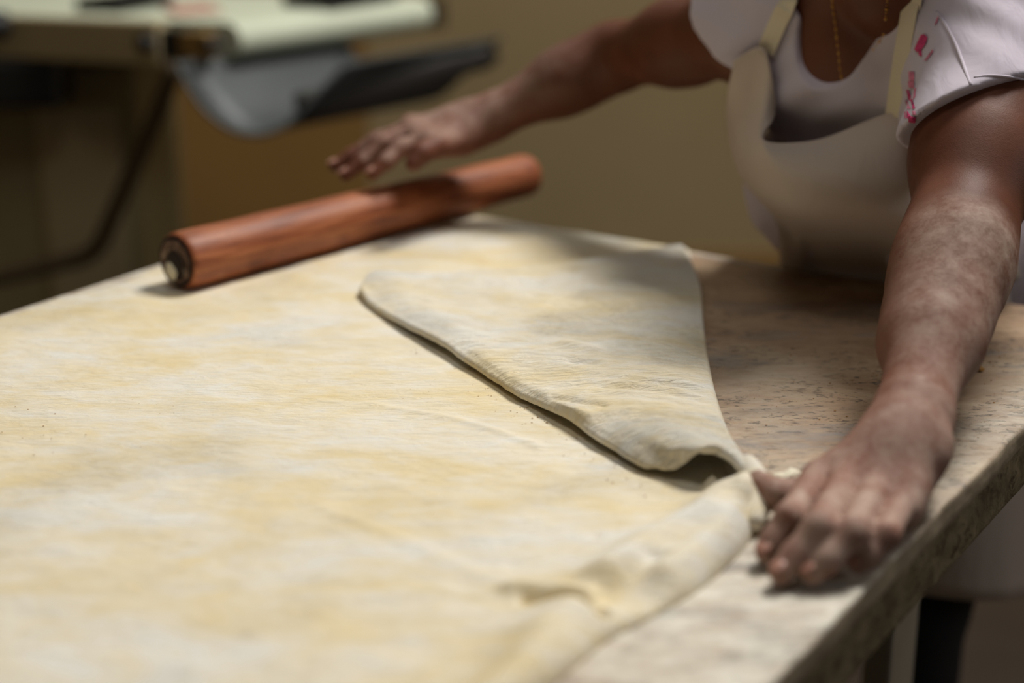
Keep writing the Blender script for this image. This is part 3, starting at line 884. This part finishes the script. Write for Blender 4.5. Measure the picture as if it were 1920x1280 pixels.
# pink print: flat patches lying on the shirt
def patch(poly, fun, lift, mat, name):
    poly = np.array(poly, float); c = poly.mean(0); V = [on(c[0], c[1], fun, lift, 1.55)]
    Fc = []; n = len(poly)
    for ring in (0.5, 1.0):
        for q in poly: V.append(on(*(c + (q - c) * ring), fun, lift, 1.55))
    for i in range(n):
        j = (i + 1) % n
        Fc += [(0, 1 + i, 1 + j), (1 + i, 1 + n + i, 1 + n + j, 1 + j)]
    return mesh_obj(name, V, Fc, mat)
prints = []
for poly, m in [([(1733, 64), (1739, 70), (1735, 82), (1728, 92), (1719, 98), (1714, 92), (1720, 78), (1726, 66)], M_print),
                ([(1720, 90), (1727, 92), (1729, 106), (1723, 104)], M_print),
                ([(1748, 92), (1750, 96), (1738, 112), (1732, 114)], M_print_pale),
                ([(1703, 134), (1714, 134), (1714, 150), (1704, 150)], M_print_pale),
                ([(1702, 152), (1713, 150), (1714, 166), (1703, 164)], M_print_pale),
                ([(1699, 168), (1703, 168), (1712, 190), (1716, 203), (1711, 204), (1703, 188)], M_print),
                ([(1714, 166), (1718, 164), (1716, 182), (1711, 188)], M_print_pale),
                ([(1697, 186), (1703, 192), (1708, 204), (1700, 204)], M_print_pale),
                ([(1700, 206), (1708, 218), (1717, 220), (1716, 231), (1704, 230), (1700, 220)], M_print),
                ([(1710, 208), (1716, 208), (1717, 216), (1711, 215)], M_print_pale),
                ([(1694, 206), (1698, 208), (1700, 222), (1695, 220)], M_print_pale),
                ([(1757, 32), (1760, 30), (1756, 44), (1752, 46)], M_print_pale)]:
    prints.append(patch(poly, sh, .0028, m, 'shirt_print'))

# ---- apron: bib, skirt, straps
def ribbon_grid(name, rows, nu, nv, th, mat, smooth=0):
    rows = [crom(r, nu) for r in rows]
    G = np.stack([crom(np.array([r[i] for r in rows]), nv) for i in range(nu)], 1)   # nv x nu x 3
    for _ in range(smooth):
        G[1:-1] = (G[:-2] + 2 * G[1:-1] + G[2:]) / 4; G[:, 1:-1] = (G[:, :-2] + 2 * G[:, 1:-1] + G[:, 2:]) / 4
    nv_, nu_ = G.shape[:2]; I = np.arange(nv_ * nu_).reshape(nv_, nu_)
    q = np.stack([I[:-1, :-1], I[1:, :-1], I[1:, 1:], I[:-1, 1:]], -1).reshape(-1, 4)
    o = np_mesh(name, G.reshape(-1, 3), q, mat)
    md = o.modifiers.new('thick', 'SOLIDIFY'); md.thickness = th; md.offset = 0
    return o
def bp(u, v, d):
    m_ = march(u, v, lambda p: torso_f.ev(p) - .008)
    return P(u, v, d if m_ is None else min(d, m_ - .013))
bib_rows = [
    [bp(1376, 118, 1.74), bp(1402, 100, 1.70), bp(1432, 91, 1.655), bp(1446, 150, 1.635), bp(1452, 215, 1.62), bp(1428, 250, 1.590), bp(1436, 270, 1.570), bp(1500, 270, 1.555), bp(1560, 258, 1.545), bp(1640, 223, 1.535), bp(1692, 215, 1.535), bp(1722, 268, 1.555), bp(1790, 350, 1.62), bp(1860, 420, 1.70), P(1940, 470, 1.80)],
    [bp(1366, 170, 1.75), bp(1385, 175, 1.70), bp(1412, 190, 1.655), bp(1424, 220, 1.62), bp(1424, 250, 1.60), bp(1430, 275, 1.572), bp(1450, 295, 1.555), bp(1505, 300, 1.540), bp(1565, 295, 1.530), bp(1640, 280, 1.525), bp(1695, 285, 1.530), bp(1730, 320, 1.56), bp(1795, 385, 1.63), bp(1865, 445, 1.71), P(1940, 490, 1.81)],
    [bp(1364, 240, 1.75), bp(1376, 262, 1.70), bp(1394, 285, 1.655), bp(1408, 298, 1.62), bp(1420, 308, 1.595), bp(1440, 320, 1.57), bp(1470, 335, 1.550), bp(1520, 345, 1.535), bp(1580, 345, 1.525), bp(1645, 345, 1.525), bp(1700, 350, 1.535), bp(1740, 380, 1.57), bp(1800, 425, 1.64), bp(1870, 470, 1.72), P(1940, 510, 1.82)],
    [bp(1388, 330, 1.74), bp(1404, 348, 1.70), bp(1422, 362, 1.66), bp(1440, 372, 1.63), bp(1456, 380, 1.605), bp(1475, 386, 1.585), bp(1500, 392, 1.568), bp(1545, 398, 1.555), bp(1600, 402, 1.550), bp(1655, 408, 1.550), bp(1710, 415, 1.56), bp(1750, 435, 1.59), bp(1810, 465, 1.66), bp(1875, 500, 1.73), P(1940, 530, 1.83)],
    [bp(1446, 398, 1.76), bp(1458, 408, 1.735), bp(1470, 416, 1.715), bp(1482, 422, 1.70), bp(1495, 427, 1.685), bp(1512, 431, 1.67), bp(1535, 436, 1.655), bp(1575, 443, 1.64), bp(1620, 450, 1.632), bp(1665, 458, 1.630), bp(1715, 466, 1.635), bp(1760, 480, 1.66), bp(1815, 500, 1.71), bp(1880, 525, 1.77), P(1945, 548, 1.85)],
    [bp(1462, 450, 1.81), bp(1470, 462, 1.795), bp(1480, 470, 1.785), bp(1492, 476, 1.775), bp(1506, 482, 1.765), bp(1524, 487, 1.757), bp(1548, 493, 1.75), bp(1585, 500, 1.742), bp(1625, 508, 1.738), bp(1670, 517, 1.735), bp(1720, 526, 1.735), bp(1765, 535, 1.745), bp(1820, 545, 1.765), bp(1885, 560, 1.80), P(1950, 575, 1.87)],
    [bp(1464, 520, 1.86), bp(1472, 530, 1.85), bp(1482, 540, 1.842), bp(1494, 548, 1.835), bp(1508, 555, 1.828), bp(1526, 560, 1.822), bp(1550, 567, 1.817), bp(1587, 575, 1.81), bp(1627, 584, 1.805), bp(1672, 592, 1.80), bp(1722, 600, 1.795), bp(1767, 606, 1.798), bp(1822, 612, 1.81), bp(1887, 622, 1.84), P(1952, 635, 1.90)],
]
bib = ribbon_grid('apron_bib', bib_rows, 90, 60, .0022, M_apron, 6)
hemrim = np.array([v.co[:] for v in bib.data.vertices[:90]])
bibhem = tube('bib_hem', hemrim, .0017, M_apron, None, 8)
# skirt of the apron round the hips down to the hem
hipc = np.array([pel[0] + .02, pel[1] - .02])
rows = []
for z, ra, rb, wv in ((ZT + .05, .150, .140, .003), (ZT - .06, .172, .155, .006), (ZT - .16, .19, .168, .010), (ZT - .26, .205, .178, .014), (.515, .222, .186, .018)):
    row = []
    for w in np.linspace(-math.pi * .72, math.pi * .72, 25):
        l = np.array([lat[0], lat[1]]); l = l / np.linalg.norm(l); f_ = np.array([-l[1], l[0]]); f_ = f_ if f_[1] < 0 else -f_
        rr = 1 + wv * math.sin(w * 7 + z * 4)
        xy = hipc + l * (ra * math.sin(w) * rr) + f_ * (rb * math.cos(w) * rr)
        row.append(np.array([xy[0], xy[1], z]))
    rows.append(row)
skirt = ribbon_grid('apron_skirt', rows, 90, 30, .0025, M_apron)
def strap(name, uv, width, mat):
    pts = [on(u, v, sh, .004, 1.6) if isinstance(u, (int, float)) else u for u, v in uv]
    pts = arc_resample(crom(pts, 40), 30); V = []; Fc = []
    for i, p in enumerate(pts):
        t = unit(pts[min(i + 1, 29)] - pts[max(i - 1, 0)])
        view = unit(np.array([0, 0, CAM_H]) * 0 + fwd * .7 + zup * .35)
        a = unit(np.cross(t, view)); n_ = np.cross(a, t)
        for s_, q in ((-1, -1), (1, -1), (1, 1), (-1, 1)): V.append(p + a * s_ * width / 2 + n_ * q * .0009)
    for i in range(29):
        for k_ in range(4): Fc.append((i * 4 + k_, i * 4 + (k_ + 1) % 4, i * 4 + 4 + (k_ + 1) % 4, i * 4 + 4 + k_))
    Fc += [(3, 2, 1, 0), (116, 117, 118, 119)]
    return mesh_obj(name, V, Fc, mat, None, False)
nape = tb(0, .055, -.085)
def sp(u, v): return on(u, v, sh, .005, 1.6)
sL_pts = [sp(1436, 96), sp(1448, 68), sp(1462, 36), sp(1478, 4), sp(1492, -40), tb(-.075, .075, .02), tb(-.06, .075, -.05), nape]
sR_pts = [P(1675, 218, min(1.532, (march(1675, 218, sh) or 1.6) - .006)), sp(1681, 170), sp(1690, 110), sp(1700, 50), sp(1709, 0), sp(1718, -40), tb(.075, .075, .02), tb(.06, .075, -.05), nape]
def strap3(name, pts, w): return strap(name, [(p, None) for p in pts], w, M_strap)
st1 = strap3('apron_strap', sL_pts, .0185); st2 = strap3('apron_strap', sR_pts, .0160)

# ---- necklace: fine links
links = []
path1 = [on(u, v, bo, .001, 1.6) for u, v in [(1562, -30), (1561, 5), (1565, 35), (1569, 70), (1573, 105), (1578, 145)]]
path2 = [on(u, v, bo, .001, 1.6) for u, v in [(1590, 158), (1625, 110), (1656, 66), (1661, 30), (1664, 0), (1666, -30)]]
chain = arc_resample(crom(path1 + path2[:1], 60), 44)
chain2 = arc_resample(crom(path2, 60), 36)
bm = bmesh.new()
for pts in (chain, chain2):
    for i, p in enumerate(pts):
        r = .0017 if i % 3 == 0 else .0010
        bmesh.ops.create_icosphere(bm, subdivisions=1, radius=r, matrix=Matrix.Translation(Vector(p)))
neck = bm_obj('necklace', bm, M_gold, None, True); neck['kind'] = 'stuff'; neck['label'] = 'thin gold chain of tiny links round the neck'

# ---- head details
hairp = Field([E__(hb(0, .042, -.034), HF, (.082, .098, .096), .02), E__(hb(0, .03, -.135), HF, (.042, .042, .038), .02)])
def hair_ev(p, prims):
    d = hairp.ev(p, prims); q = p - headc
    return smax(d, -(-(q @ hdir) * 1.0 + (q @ hup) * .75 - .002), .006)
Vh, Qh = surface_nets(lambda c, r: hairp.near(c, r), hair_ev, headc - .24, headc + .24, .006)
hair = np_mesh('hair', Vh, Qh, M_hair)
eyes = []
for s_ in (-1, 1):
    bm = bmesh.new(); bmesh.ops.create_uvsphere(bm, u_segments=16, v_segments=10, radius=.0115, matrix=Matrix.Translation(Vector(hb(.031 * s_, .006, .0625))))
    eyes.append(bm_obj('eye', bm, M_eye, None, True))
    bm = bmesh.new(); bmesh.ops.create_uvsphere(bm, u_segments=12, v_segments=8, radius=.0078, matrix=Matrix.Translation(Vector(hb(.031 * s_, .001, .0672))))
    eyes.append(bm_obj('iris', bm, M_iris, None, True))
eyes.append(tube('lips', [hb(-.022, -.056, .075), hb(-.01, -.055, .083), hb(0, -.055, .085), hb(.01, -.055, .083), hb(.022, -.056, .075)], [.002, .0055, .006, .0055, .002], M_lip))
# finger nails of the near hand and the thumb
nails = []
def nail(a, b, r):
    t = unit(b - a); up2 = unit(zup - (zup @ t) * t); sd = np.cross(t, up2)
    bm = bmesh.new(); bmesh.ops.create_uvsphere(bm, u_segments=12, v_segments=8, radius=1)
    M = Matrix((Vector(sd * r * .72), Vector(t * r * .85), Vector(up2 * r * .22))).transposed().to_4x4()
    M.translation = Vector(b + up2 * r * .90 + t * r * .05)
    bmesh.ops.transform(bm, matrix=M, verts=bm.verts[:])
    nails.append(bm_obj('fingernail', bm, M_nail, None, True))
for pr in (armL + handL + handR):
    pass
for g in ('l1', 'l2', 'l3', 'l4', 'r1', 'r2', 'r3', 'r4'):
    last = [p for p in handL + handR if p.grp == g][-1]
    nail(last.args[0], last.args[1], last.args[3])

# ---- trousers and shoes
lat2 = unit([lat[0], lat[1], 0]); fw2 = np.cross(lat2, zup); fw2 = fw2 if fw2[1] < 0 else -fw2
hipL = pel + lat2 * .085 + [0, 0, -.03]; hipR = pel - lat2 * .085 + [0, 0, -.03]
kneeL = np.array([.487, 1.80, .47]); kneeR = np.array([.365, 1.90, .47])
ankL = np.array([.505, 1.84, .07]); ankR = np.array([.35, 1.96, .07])
tro = Field([E__(pel + [.02, -.01, -.05], TF, (.135, .10, .105), .05), C_(hipL, kneeL, .092, .062, .05), C_(kneeL, ankL, .062, .052, .03), C_(hipR, kneeR, .092, .062, .05), C_(kneeR, ankR, .062, .052, .03)])
Vt, Qt = surface_nets(tro.near, tro.ev, (.1, 1.6, .0), (.8, 2.2, 1.0), .008)
trousers = np_mesh('trousers', Vt, Qt, M_trousers)
shoes = []
for a_ in (ankL, ankR):
    b_ = np.array([a_[0], a_[1], .036]); fsh = Field([C_(b_ - fw2 * .04, b_ + fw2 * .10, .034, .036, .02), C_(b_ - fw2 * .03 + [0, 0, .03], b_ + fw2 * .02 + [0, 0, .015], .034, .030, .02)])
    Vs, Qs = surface_nets(fsh.near, lambda p, pr, f_=fsh: smax(f_.ev(p, pr), .001 - p[:, 2], .003), b_ - .22, b_ + .22, .006)
    shoes.append(np_mesh('shoe', Vs, Qs, M_shoe))
adopt(person, body, shirt, seam_o, hem_o, nb_o, *prints, bib, bibhem, skirt, st1, st2, neck, hair, *eyes, *nails, trousers, *shoes)

# ------------------------------------------------------------------ dough sheeter behind
mach = empty('dough_sheeter', (-1.2, 3.2, 0))
tag(mach, 'cream dough sheeter with pale conveyor belt and curved steel catch tray behind the table', 'machine')
mp = []
n0 = P(408, 78, 2.95)                        # near end of the nose roller, axis
n1 = P(800, 24, 3.32)                        # far end
n1[2] = n0[2] + (n1[2] - n0[2]) * 1.0
rax = unit(n1 - n0)
s0 = P(-120, 55, 3.22)                       # along the near side frame, to the left
sdir = unit(s0 - n0); nrm = unit(np.cross(rax, sdir)); nrm = nrm if nrm[2] > 0 else -nrm
rr = .031
def swept(name, prof_pts, a, b, mat):
    """prism: profile points (3D offsets) swept from a to b"""
    n = len(prof_pts); V = [a + q for q in prof_pts] + [b + q for q in prof_pts]
    Fc = [(i, (i + 1) % n, n + (i + 1) % n, n + i) for i in range(n)] + [tuple(reversed(range(n))), tuple(range(n, 2 * n))]
    o = mesh_obj(name, V, Fc, mat, None, False)
    bm = bmesh.new(); bm.from_mesh(o.data); bmesh.ops.recalc_face_normals(bm, faces=bm.faces[:]); bm.to_mesh(o.data); bm.free()
    return o
prof = [nrm * rr * math.cos(w) - sdir * rr * math.sin(w) for w in np.linspace(0, math.pi, 24)]
belt = swept('conveyor_belt', prof + [sdir * 1.3 - nrm * rr, sdir * 1.3 + nrm * rr], n0 + rax * .02, n1 - rax * .02, M_belt); belt.data.shade_auto_smooth(angle=0.7) if hasattr(belt.data, 'shade_auto_smooth') else None
mp.append(belt)
def side_plate(name, off, l0, l1, hgt, drop, mat, thick=.03):
    c = n0 + rax * off + sdir * (l0 + l1) / 2 - nrm * drop
    return bm_obj(name, box_bm(c, abs(l1 - l0), thick, hgt, tuple(sdir), tuple(rax), tuple(nrm), bev=.004), mat)
mp.append(side_plate('side_frame', -.018, .098, 1.3, .078, .004, M_enamel))
far_len = np.linalg.norm(n1 - n0)
mp.append(side_plate('side_frame', far_len + .018, .098, 1.3, .078, .004, M_enamel))
mp.append(side_plate('bracket', -.012, .050, .100, .055, .006, M_dark, .028))
mp.append(side_plate('bearing_block', -.014, .000, .058, .046, .004, M_brass, .026))
mp.append(side_plate('roller_guard', far_len + .005, -.030, .060, .058, .0, M_iron, .03))
def disc(name, c, axis, r, t, mat, n=24):
    a = unit(np.cross(axis, [0.1, 0.2, 1])); b = np.cross(axis, a)
    prof = [a * r * math.cos(2 * math.pi * i / n) + b * r * math.sin(2 * math.pi * i / n) for i in range(n)]
    return swept(name, prof, np.array(c) - axis * t / 2, np.array(c) + axis * t / 2, mat)
mp.append(disc('bolt', P(276, 80, 2.975), rax, .015, .03, M_black))
mp.append(disc('bolt', P(398, 84, 2.92), rax, .013, .03, M_dark))
mp.append(disc('knob', P(-12, 48, 3.10), rax, .026, .05, M_black))
# curved catch tray: a half pipe under the roller
tr = []
U = [(332, 118), (352, 160), (385, 205), (430, 240), (480, 252), (530, 238), (572, 200), (612, 160), (655, 118)]
q0 = [P(u, v, 2.90 + .02 * math.cos((u - 490) / 160)) for u, v in U]
q0 = arc_resample(crom(q0, 60), 40)
G = [q0 + rax * s_ for s_ in np.linspace(0, .40, 8)]
G = np.stack(G, 0); I = np.arange(8 * 40).reshape(8, 40)
tray = np_mesh('catch_tray', G.reshape(-1, 3), np.stack([I[:-1, :-1], I[1:, :-1], I[1:, 1:], I[:-1, 1:]], -1).reshape(-1, 4), M_steel)
md = tray.modifiers.new('thick', 'SOLIDIFY'); md.thickness = .004
mp.append(tray)
mp.append(tube('tray_rim', q0, .0045, M_steel))
# dark drip rail along the far lip of the tray
b0 = [P(560, 205, 2.93), P(700, 168, 3.02), P(820, 135, 3.10), P(905, 110, 3.16), P(928, 103, 3.18)]
hw = [.030, .0285, .027, .026, .014]
V = []; Fc = []
bl = arc_resample(crom(b0, 40), 24); hh = np.interp(np.linspace(0, 1, 24), np.linspace(0, 1, 5), hw); hh[-3:] = [.024, .021, .012]
for i, p in enumerate(bl):
    t = unit(bl[min(i + 1, 23)] - bl[max(i - 1, 0)]); a = unit(np.cross(t, zup)); b = np.cross(a, t)
    for k_ in range(16):
        w = 2 * math.pi * k_ / 16; V.append(p + a * .012 * math.cos(w) + b * hh[i] * math.copysign(abs(math.sin(w)) ** .5, math.sin(w)))
for i in range(23):
    for k_ in range(16): Fc.append((i * 16 + k_, i * 16 + (k_ + 1) % 16, i * 16 + 16 + (k_ + 1) % 16, i * 16 + 16 + k_))
Fc += [tuple(reversed(range(16))), tuple(range(23 * 16, 24 * 16))]
mp.append(mesh_obj('tray_rail', V, Fc, M_dark))
# bent support bar
mp.append(tube('support_bar', arc_resample(np.array([P(330, 120, 2.95), P(300, 200, 2.99), P(235, 350, 3.07), P(192, 448, 3.12), P(178, 470, 3.13), P(155, 483, 3.14), P(60, 505, 3.16), P(-120, 545, 3.2)]), 40), .0165, M_iron))
# base cabinet
cz = n0[2] - .06
def cab(name, u0, u1, d, depth, zb, zt, mat):
    a, b = P(u0, 300, d), P(u1, 300, d); c = (a + b) / 2; x = unit(np.array([b[0] - a[0], b[1] - a[1], 0])); y = np.array([-x[1], x[0], 0])
    c = c + y * depth / 2; c[2] = (zb + zt) / 2
    return bm_obj(name, box_bm(c, np.linalg.norm((b - a)[:2]), depth, zt - zb, tuple(x), tuple(y), bev=.01), mat)
mp.append(cab('base_cabinet', -260, 262, 3.30, .42, .02, cz - .03, M_cab))
mp.append(cab('cabinet_panel', 72, 228, 3.285, .03, .10, cz - .10, M_enamel))
mp.append(cab('dark_box', -200, 118, 3.16, .12, cz - .088, cz + .005, M_black))  # plain dark box under the belt
for u in (-230, 235):
    a = P(u, 300, 3.36); mp.append(disc('foot', (a[0], a[1], .012), np.array([0, 0, 1.0]), .03, .024, M_black))
adopt(mach, *mp)

# things lying on the conveyor
def on_belt(u, v):
    o = np.array([0, 0, CAM_H]); r = P(u, v, 1.0) - o; p0 = n0 + nrm * (rr + .0005)
    return o + r * (((p0 - o) @ nrm) / (r @ nrm))
def flat_thing(name, u, v, sx, sy, sz, mat, rot, label, cat, bev=.004):
    p = on_belt(u, v); x = unit(rax * math.cos(rot) + sdir * math.sin(rot)); y = np.cross(nrm, x)
    o = bm_obj(name, box_bm((0, 0, sz / 2), sx, sy, sz, bev=bev), mat)
    o.matrix_world = Matrix((Vector(x), Vector(y), Vector(nrm))).transposed().to_4x4()
    o.matrix_world.translation = Vector(p)
    return tag(o, label, cat)
def tray_thing(u, v, sx, sy, rot, label):
    p = on_belt(u, v); x = unit(rax * math.cos(rot) + sdir * math.sin(rot)); y = np.cross(nrm, x)
    bm = box_bm((0, 0, .0125), sx, sy, .024, bev=.003)
    up_f = max(bm.faces, key=lambda f: f.calc_center_median().z)
    r = bmesh.ops.inset_region(bm, faces=[up_f], thickness=.008)
    bmesh.ops.translate(bm, verts=up_f.verts[:], vec=(0, 0, -.018))
    o = bm_obj('baking_tray', bm, M_black)
    M = Matrix((Vector(x), Vector(y), Vector(nrm))).transposed().to_4x4(); M.translation = Vector(p); o.matrix_world = M
    return tag(o, label, 'tray')
tray_thing(235, 15, .16, .11, .25, 'black baking tray on the conveyor, nearer the left edge of the photo')
tray_thing(640, 7, .19, .13, .05, 'black baking tray on the far right end of the conveyor')
flat_thing('folded_cloth', 360, 20, .13, .09, .006, M_red, .9, 'faded red folded cloth lying at the corner of the conveyor', 'cloth', .002)

# brown panel and pilaster on the back wall
wp0, wp1 = P(262, 300, 4.62), P(690, 300, 4.62)
slab_plane('trim_1', ((wp0[0] + wp1[0]) / 2, 4.585, .75), wp1[0] - wp0[0], .03, 1.5, M_wall_dark)

# ------------------------------------------------------------------ flour and crumbs
def clump(name, c, r, mat, label, cat, seed, squash=.6):
    bm = bmesh.new(); bmesh.ops.create_icosphere(bm, subdivisions=4, radius=1)
    for v in bm.verts:
        n_ = mnoise.noise(v.co * 1.6 + Vector((seed, 0, 0))) * .35 + mnoise.noise(v.co * 4.5 + Vector((0, seed, 0))) * .18
        v.co = v.co * (1 + n_)
        v.co = Vector((v.co.x * r, v.co.y * r * .8, max(v.co.z * squash * r, -squash * r * .55)))
    zmin = min(v.co.z for v in bm.verts)
    for v in bm.verts: v.co.z -= zmin
    o = bm_obj(name, bm, mat, None, True); o.location = c
    return tag(o, label, cat)
clump('flour_lump', T(1478, 918, .0008), .012, M_flour, 'small white lump of flour between the thumb and fingers', 'flour', 3, .8)
M_crumb = plain('crumb', (176, 132, 70), .9)
clump('dough_crumb', T(1835, 694, .0008), .0042, M_crumb, 'tiny golden dough crumb on the bare stone right of the forearm', 'crumb', 8)
bm = bmesh.new()
for i in range(300):
    if i < 22:
        u, v = random.gauss(60, 70), random.gauss(800, 40); h = .0066; 
    elif i < 150:
        u = random.uniform(760, 1230); v = 600 + (u - 760) * .62 + random.gauss(25, 22); h = .0064
    else:
        u, v = random.uniform(1380, 1900), random.uniform(620, 980); h = .0006
    if h < .001 and v > 2759 - 1.02 * u - 30: continue
    if h < .001 and not (u > 1395 and v < 820 or u > 1780): continue
    p = T(u, v, h); r = random.uniform(.00025, .00065)
    bmesh.ops.create_icosphere(bm, subdivisions=1, radius=r, matrix=Matrix.Translation(Vector(p)) @ Matrix.Diagonal((random.uniform(.7, 2), 1, .6, 1)))
o = bm_obj('scattered_crumbs', bm, M_crumb, None, True)
tag(o, 'scattered tiny brown crumbs over the dough and the bare stone', 'crumbs', kind='stuff')
